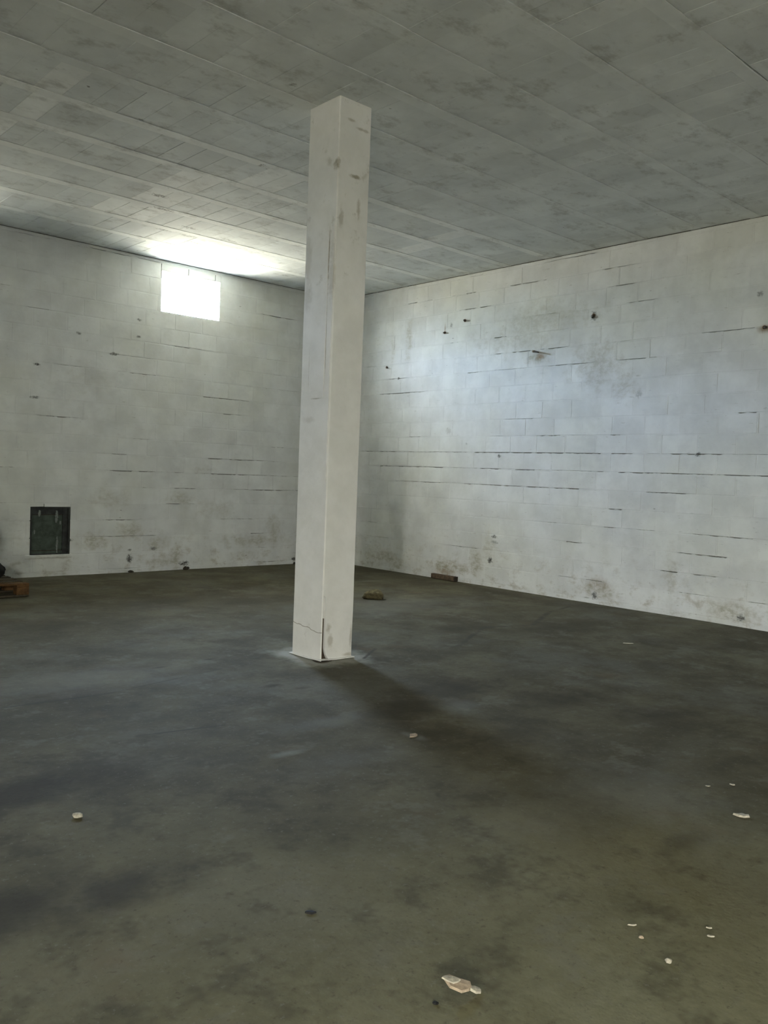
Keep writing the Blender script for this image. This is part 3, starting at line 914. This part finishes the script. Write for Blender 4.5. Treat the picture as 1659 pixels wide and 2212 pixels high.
# thin screed lip round the foot, standing clear of the floor at the front corner
mb = MB()
pts = [(PX0 - .012, PY1 + .02, .004), (PX0 - .016, PY0 + .12, .005), (PX0 - .014, PY0 + .055, .010), (PX0 - .012, PY0 - .012, .015), (PX0 + .05, PY0 - .015, .012), (PX0 + .13, PY0 - .013, .005), (PX1 + .014, PY0 - .014, .004), (PX1 + .016, PY1 + .018, .004)]
k = len(pts)
mb.add([(X, Y, q) for X, Y, q in pts] + [(X, Y, q + .005) for X, Y, q in pts] + [(X + (-4.257 - X) * .09, Y + (-5.12 - Y) * .09, max(.014, q + .007)) for X, Y, q in pts],
       [(i, (i + 1) % k, k + (i + 1) % k, k + i) for i in range(k)] + [(k + i, k + (i + 1) % k, 2 * k + (i + 1) % k, 2 * k + i) for i in range(k)] + [tuple(2 * k + i for i in range(k)), tuple(range(k))[::-1]])
link('foot_plaster', mb.mesh('foot_plaster', M_PIL), pil)
mb = MB()
pts = [(PX0 - .026, PY0 + .060), (PX0 - .032, PY0 + .01), (PX0 - .022, PY0 - .024), (PX0 + .02, PY0 - .030), (PX0 + .085, PY0 - .022), (PX0 + .05, PY0 - .012), (PX0 - .004, PY0 - .008), (PX0 - .012, PY0 + .045)]
k = len(pts)
mb.add([(X, Y, .0035) for X, Y in pts] + [(X, Y, .0065) for X, Y in pts], [(i, (i + 1) % k, k + (i + 1) % k, k + i) for i in range(k)] + [tuple(k + i for i in range(k))])
o = link('shading', mb.mesh('shading', M_DARKHOLE), pil)  # dark plate laid on the floor as the shade under the lip
o['label'] = 'dark hollow under the front corner'

# ------------------------------------------------------------------ hatch low in the left wall
a, b, c, d = VENT
ht = empty('steel_hatch', ((a + b) / 2, 0, c))
tag(ht, 'dark green steel hatch with white paint drips set low in the left wall', 'hatch')
cxh = (a + b) / 2
mb = MB()
L = lambda p: (p[0] - cxh, p[1], p[2] - c)
def hb(mb, p, q): mb.box(L(p), L(q))
fr = MB()
t = .022
hb(fr, (a, .006, c), (a + t, .05, d)); hb(fr, (b - t, .006, c), (b, .05, d)); hb(fr, (a + t, .006, c), (b - t, .05, c + .02)); hb(fr, (a + t, .006, d - .02), (b - t, .05, d))
link('frame', fr.mesh('hatch_frame', M_GREENF), ht)
lf = MB()
hb(lf, (a + t, .035, c + .058), (b - .085, .042, d - .10))
link('panel', lf.mesh('hatch_panel', M_GREEN), ht)
lf = MB()
hb(lf, (b - .082, .030, c + .02), (b - t, .040, d - .02))
o = link('side_board', lf.mesh('side_board', M_GREENF), ht)
lf = MB()
hb(lf, (a + t, .028, d - .092), (b - .085, .038, d - .02))
link('top_board', lf.mesh('top_board', M_GREENF), ht)
lf = MB()
hb(lf, (a + t, .022, c + .02), (b - .085, .034, c + .050))
link('bottom_board', lf.mesh('bottom_board', M_GREEN), ht)
lf = MB()
hb(lf, (a - .0, .05, c), (b, .075, d))
link('back_plate', lf.mesh('back_plate', M_DARKHOLE), ht)
def drip(x, z0, z1, wd, y):
    v = []
    n = 9
    dr = random.Random(int(abs(x) * 1000))
    for i in range(n + 1):
        zz = z0 + (z1 - z0) * i / n
        k = wd * (0.45 + 0.55 * math.sin(math.pi * (i + .6) / (n + 1.2))) * dr.uniform(.6, 1.1)
        o_ = dr.uniform(-.004, .004)
        v += [L((x - k + o_, y, zz)), L((x + o_, y - .003, zz)), L((x + k + o_, y, zz))]
    f = []
    for i in range(n):
        f += [(3 * i, 3 * i + 1, 3 * i + 4, 3 * i + 3), (3 * i + 1, 3 * i + 2, 3 * i + 5, 3 * i + 4)]
    me = MB().add(v, f).mesh('paint_drip', M_DRIP)
    o = link('paint_drip', me, ht)
drip(a + .115, d - .115, d - .04, .018, .0275)
drip(b - .155, d - .19, d - .045, .019, .0275)
drip(b - .145, c + .025, c + .22, .016, .0215)
drip(a + .06, c + .25, c + .30, .012, .0345)
drip(b - .11, c + .36, c + .40, .012, .0295)
# ragged mortar sill under it
mb = MB()
n = 10
vs = []
for i in range(n + 1):
    X = a - .06 + (b - a + .08) * i / n
    h = .010 + .008 * abs(noise.noise(Vector((X * 20, 1, 2))))
    vs += [(X - cxh, .0, .004 + h * .3), (X - cxh, -.014, -.002), (X - cxh, -.010, -.018 - h), (X - cxh, .0, -.022 - h)]
fs = []
for i in range(n):
    for j in range(3):
        fs.append((4 * i + j, 4 * i + j + 1, 4 * i + 4 + j + 1, 4 * i + 4 + j))
link('sill_mortar', MB().add(vs, fs).mesh('sill_mortar', M_PWL), ht)

# ------------------------------------------------------------------ small things
def lump(name, sx_, sy_, sz_, seed, mat, sub=2, amp=0.25, flat=True):
    bm = bmesh.new()
    bmesh.ops.create_icosphere(bm, subdivisions=sub, radius=1)
    for v in bm.verts:
        q = v.co.copy()
        k = 1 + amp * noise.noise(q * 1.3 + Vector((seed, seed * 2, 0))) + amp * .5 * noise.noise(q * 3.1 + Vector((0, seed, 5)))
        v.co = Vector((q.x * sx_ * k, q.y * sy_ * k, q.z * sz_ * k))
        if flat and v.co.z < -sz_ * .5: v.co.z = -sz_ * .5
    me = bpy.data.meshes.new(name)
    bm.to_mesh(me)
    bm.free()
    me.materials.append(mat)
    if sub > 2:
        for p in me.polygons: p.use_smooth = True
    return me

def shard(name, sx_, sy_, t, seed, mat, curl=0.0):
    """flat angular flake with a broken outline"""
    r = random.Random(seed)
    n = 9
    top, bot = [], []
    for i in range(n):
        an = 2 * math.pi * i / n
        k = r.uniform(.68, 1.1)
        X, Y = math.cos(an) * sx_ * k, math.sin(an) * sy_ * k
        zc = curl * (X / sx_) ** 2
        top.append((X * .9, Y * .9, t + zc + r.uniform(-.15, .15) * t))
        bot.append((X, Y, zc))
    vs = top + bot + [(0, 0, t * 1.15), (0, 0, 0)]
    fs = []
    for i in range(n):
        q = (i + 1) % n
        fs += [(i, q, 2 * n), (n + q, n + i, 2 * n + 1), (i, n + i, n + q, q)]
    return MB().add(vs, fs).mesh(name, mat)

# rubble lump behind the pillar
o = link('broken_stone', lump('broken_stone', .115, .08, .065, 3, M_STONE, 3, .35), None, (-2.0, -3.17, .034), (0, 0, -.7))
tag(o, 'ochre-brown lump of broken stone on the floor just right of the pillar', 'stone')
# timber offcut along the foot of the right wall
t = empty('timber_offcut', (-.045, -2.34, 0), 0)
t.rotation_euler = (0, 0, -.02)
tag(t, 'short brown timber offcut lying along the foot of the right wall', 'timber')
bm = bmesh.new()
bmesh.ops.create_cube(bm, size=1)
for v in bm.verts: v.co = Vector((v.co.x * .06, v.co.y * .42, v.co.z * .062 + .036))
bmesh.ops.bevel(bm, geom=list(bm.edges), offset=.005, segments=1, affect='EDGES')
me = bpy.data.meshes.new('beam'); bm.to_mesh(me); bm.free(); me.materials.append(M_TIMBER)
link('beam', me, t)
mb = MB().box((-.0285, -.232, .007), (.0285, -.211, .066))
o = link('sawn_end', mb.mesh('sawn_end', M_TIMBERE), t)
o['label'] = 'dark sawn end'

# big curled plaster flake in the foreground
pf = empty('plaster_flake', (-6.5, -8.55, .004), 0)
pf.rotation_euler = (.30, .10, .05)
pf.location.z = .022
tag(pf, 'curled pinkish plaster flake, the largest scrap on the floor in front', 'debris')
link('flake', shard('flake', .052, .026, .007, 21, M_CHIPP, .006), pf, (0, 0, 0), (0, 0, -.75))
link('skin', shard('skin', .030, .014, .003, 24, M_CHIP, .003), pf, (-.014, .017, .0082), (0, 0, -.6))
o = link('tip', shard('tip', .024, .011, .006, 25, M_CHIP, .002), pf, (.034, -.031, -.002), (0, .1, -.6))

def at_floor(px, py):
    v = fw + rt * ((px - 829.5) / F_PX) - up * ((py - 1106) / F_PX)
    t = -CAM.z / v.z
    p = CAM + v * t
    return p.x, p.y
SM = [  # px, py, sx, sy, sz, material, name, kind, label, category
    (1602, 1765, .045, .022, .010, M_CHIP, 'paint_chip', 'shard', 'whitish paint chip on the floor near the right edge of the photo', 'debris'),
    (168, 1766, .028, .020, .012, M_CHIP, 'pebble', 'lump', 'small pale pebble alone on the floor at the left', 'debris'),
    (670, 1975, .026, .010, .007, M_BLACK, 'black_scrap', 'shard', 'small black scrap alone on the floor in front of the pillar', 'debris'),
    (1444, 2081, .012, .011, .010, M_CHIP, 'plaster_crumb', 'lump', 'small round white crumb right of the large plaster flake', 'debris'),
    (1366, 2001, .020, .005, .004, M_CHIP, 'plaster_sliver', 'shard', 'thin white sliver left of a pair of slivers near the right edge', 'debris'),
    (1531, 2007, .015, .005, .004, M_CHIP, 'plaster_sliver', 'shard', 'white sliver, farther one of a close pair near the right edge', 'debris'),
    (1534, 2025, .016, .005, .004, M_CHIP, 'plaster_sliver', 'shard', 'white sliver, nearer one of a close pair near the right edge', 'debris'),
    (1385, 2028, .009, .008, .006, M_CHIPP, 'plaster_crumb', 'lump', 'small orange-tan crumb just beside a thin white sliver', 'debris'),
    (941, 2171, .010, .007, .005, M_BLACK, 'dark_crumb', 'lump', 'small dark crumb left of the large plaster flake', 'debris'),
    (1358, 1391, .075, .014, .006, M_CHIP, 'plaster_sliver', 'shard', 'pale sliver on the far floor towards the right wall', 'debris'),
    (893, 1590, .030, .055, .004, M_CHIPP, 'mortar_smear', 'shard', 'tan flat piece of mortar beside the dark oil stain', 'debris'),
    (1582, 1697, .016, .008, .005, M_CHIP, 'paint_chip', 'shard', 'tiny white paint chip on the grey floor at the right, the farther one', 'debris'),
    (1529, 1700, .014, .007, .004, M_CHIP, 'paint_chip', 'shard', 'tiny dull chip just left of a tiny white chip at the right', 'debris'),
]
for i, (px, py, a_, b_, c_, mt, nm, kd, lab, cat) in enumerate(SM):
    a_, b_, c_ = a_ * .78, b_ * .78, c_ * .8
    X, Y = at_floor(px, py)
    ang = PAN - math.pi / 2 + rnd.uniform(-.25, .25)
    if kd == 'shard':
        o = link(nm, shard(nm, a_, b_, c_, 40 + i, mt, c_ * .3), None, (X, Y, .003), (0, 0, ang))
    else:
        o = link(nm, lump(nm, a_, b_, c_, 7 + i, mt, 2, .3), None, (X, Y, .003 + c_ * .5), (0, 0, ang))
    tag(o, lab, cat)

# dark lumps at the foot of the left wall
for X, s_, lab in ((-3.29, .05, 'dark lump at the foot of the left wall, the one nearest the hatch'),
                   (-2.52, .075, 'flat dark lump at the foot of the left wall, middle of three'),
                   (-.74, .055, 'small dark lump at the foot of the left wall just left of the pillar')):
    o = link('dirt_clod', lump('dirt_clod', s_ * .62, .022, s_ * .34, X, M_CLOD, 3, .7), None, (X, -.030, s_ * .17))
    tag(o, lab, 'debris')

# iron stubs left in the right wall
def peg(y, z, r_, ln, tilt, yaw, lab, nm='iron_peg', bent=False):
    root = empty(nm, (0, y, z))
    tag(root, lab, 'peg')
    bm = bmesh.new()
    bmesh.ops.create_cone(bm, cap_ends=True, segments=10, radius1=r_, radius2=r_ * .8, depth=ln)
    me = bpy.data.meshes.new('shank'); bm.to_mesh(me); bm.free(); me.materials.append(M_IRON)
    d_ = Vector((-1, math.tan(yaw), -math.tan(tilt))).normalized()
    q = d_.to_track_quat('Z', 'Y').to_euler()
    link('shank', me, root, d_ * (ln / 2 - .012), q)
    bm = bmesh.new()
    bmesh.ops.create_cone(bm, cap_ends=True, segments=12, radius1=r_ * 1.4, radius2=r_ * 1.2, depth=.008)
    me = bpy.data.meshes.new('collar'); bm.to_mesh(me); bm.free(); me.materials.append(M_RUST)
    link('collar', me, root, (-.003, 0, 0), (0, math.pi / 2, 0))
    return root, d_
root, d_ = peg(-3.62, 2.875, .010, .16, .35, -1.0, 'rusty iron peg with a pale tip jutting from the right wall above centre')
me = lump('tip', .014, .014, .014, 4, M_CHIP, 2, .2, False)
link('tip', me, root, (-.012, .012, .004))
peg(-1.03, 2.86, .012, .11, .3, -.9, 'dark iron peg in the right wall nearest the pillar')
peg(-2.49, 3.36, .014, .07, .1, -.5, 'upper dark peg stub high in the right wall, right of a rust streak')
peg(-2.14, 3.24, .013, .06, .2, -.4, 'dark peg stub high in the right wall under a thin rust streak')
peg(-6.35, 2.885, .014, .10, .2, -.6, 'rusty peg in the right wall at the very right edge of the photo')
peg(-4.43, 3.21, .015, .05, .8, -.1, 'stubby dark peg high in the right wall, right of the pale-tipped peg')

# pallet and sacks at the left edge
pal = empty('pallet', (-5.04, -1.42, 0), 0)
tag(pal, 'orange-brown wooden pallet on the floor at the left edge', 'pallet')
W_, D_ = 1.2, .8
def pbox(nm, p, q, mt, bev=.003):
    bm = bmesh.new()
    bmesh.ops.create_cube(bm, size=1)
    for v in bm.verts:
        v.co = Vector(((p[0] + q[0]) / 2 + v.co.x * (q[0] - p[0]), (p[1] + q[1]) / 2 + v.co.y * (q[1] - p[1]), (p[2] + q[2]) / 2 + v.co.z * (q[2] - p[2])))
    bmesh.ops.bevel(bm, geom=list(bm.edges), offset=bev, segments=1, affect='EDGES')
    me = bpy.data.meshes.new(nm); bm.to_mesh(me); bm.free(); me.materials.append(mt)
    return link(nm, me, pal)
for i in range(3):
    y0 = i * (D_ - .1) / 2
    pbox('bottom_board', (-W_, y0, .004), (0, y0 + .1, .022), M_PALLETT)
    for xx in (-.12, -W_ / 2 - .06, -W_):
        pbox('block_foot', (xx, y0, .022), (xx + .12, y0 + .1, .10), M_PALLET)
for xx in (-.12, -W_ / 2 - .06, -W_):
    pbox('stringer', (xx, 0, .10), (xx + .12, D_, .118), M_PALLET)
for i in range(5):
    y0 = i * (D_ - .11) / 4
    pbox('top_board', (-W_, y0, .118), (0, y0 + .11, .136), M_PALLET if i == 0 else M_PALLETT)
o = link('black_sack', lump('black_sack', .36, .30, .17, 5.3, M_SACK, 4, .30), None, (-5.57, -1.06, .136 + .085))
tag(o, 'black plastic sack lying on the pallet at the left edge', 'sack')
o = link('leaning_sack', lump('leaning_sack', .22, .2, .27, 2.2, M_SACK, 4, .25), None, (-5.50, -.92, .56))
tag(o, 'dark upright bundle on top of the black sack at the left edge', 'bundle')
mb = MB()
n = 8
vs = []
for i in range(n + 1):
    for j in range(5):
        X = -5.55 + .46 * i / n
        Y = -.62 + .14 * j
        Z = .30 - .20 * (i / n) + .02 * noise.noise(Vector((X * 6, Y * 6, 0)))
        vs.append((X, Y, Z))
fs = [(i * 5 + j, i * 5 + j + 1, i * 5 + j + 6, i * 5 + j + 5) for i in range(n) for j in range(4)]
me = MB().add(vs, fs).mesh('sheet', M_TARP)
o = link('grey_sheet', me)
md = o.modifiers.new('thickness', 'SOLIDIFY'); md.thickness = .006
tag(o, 'grey-green sheet sloping behind the black sack at the left edge', 'sheet')
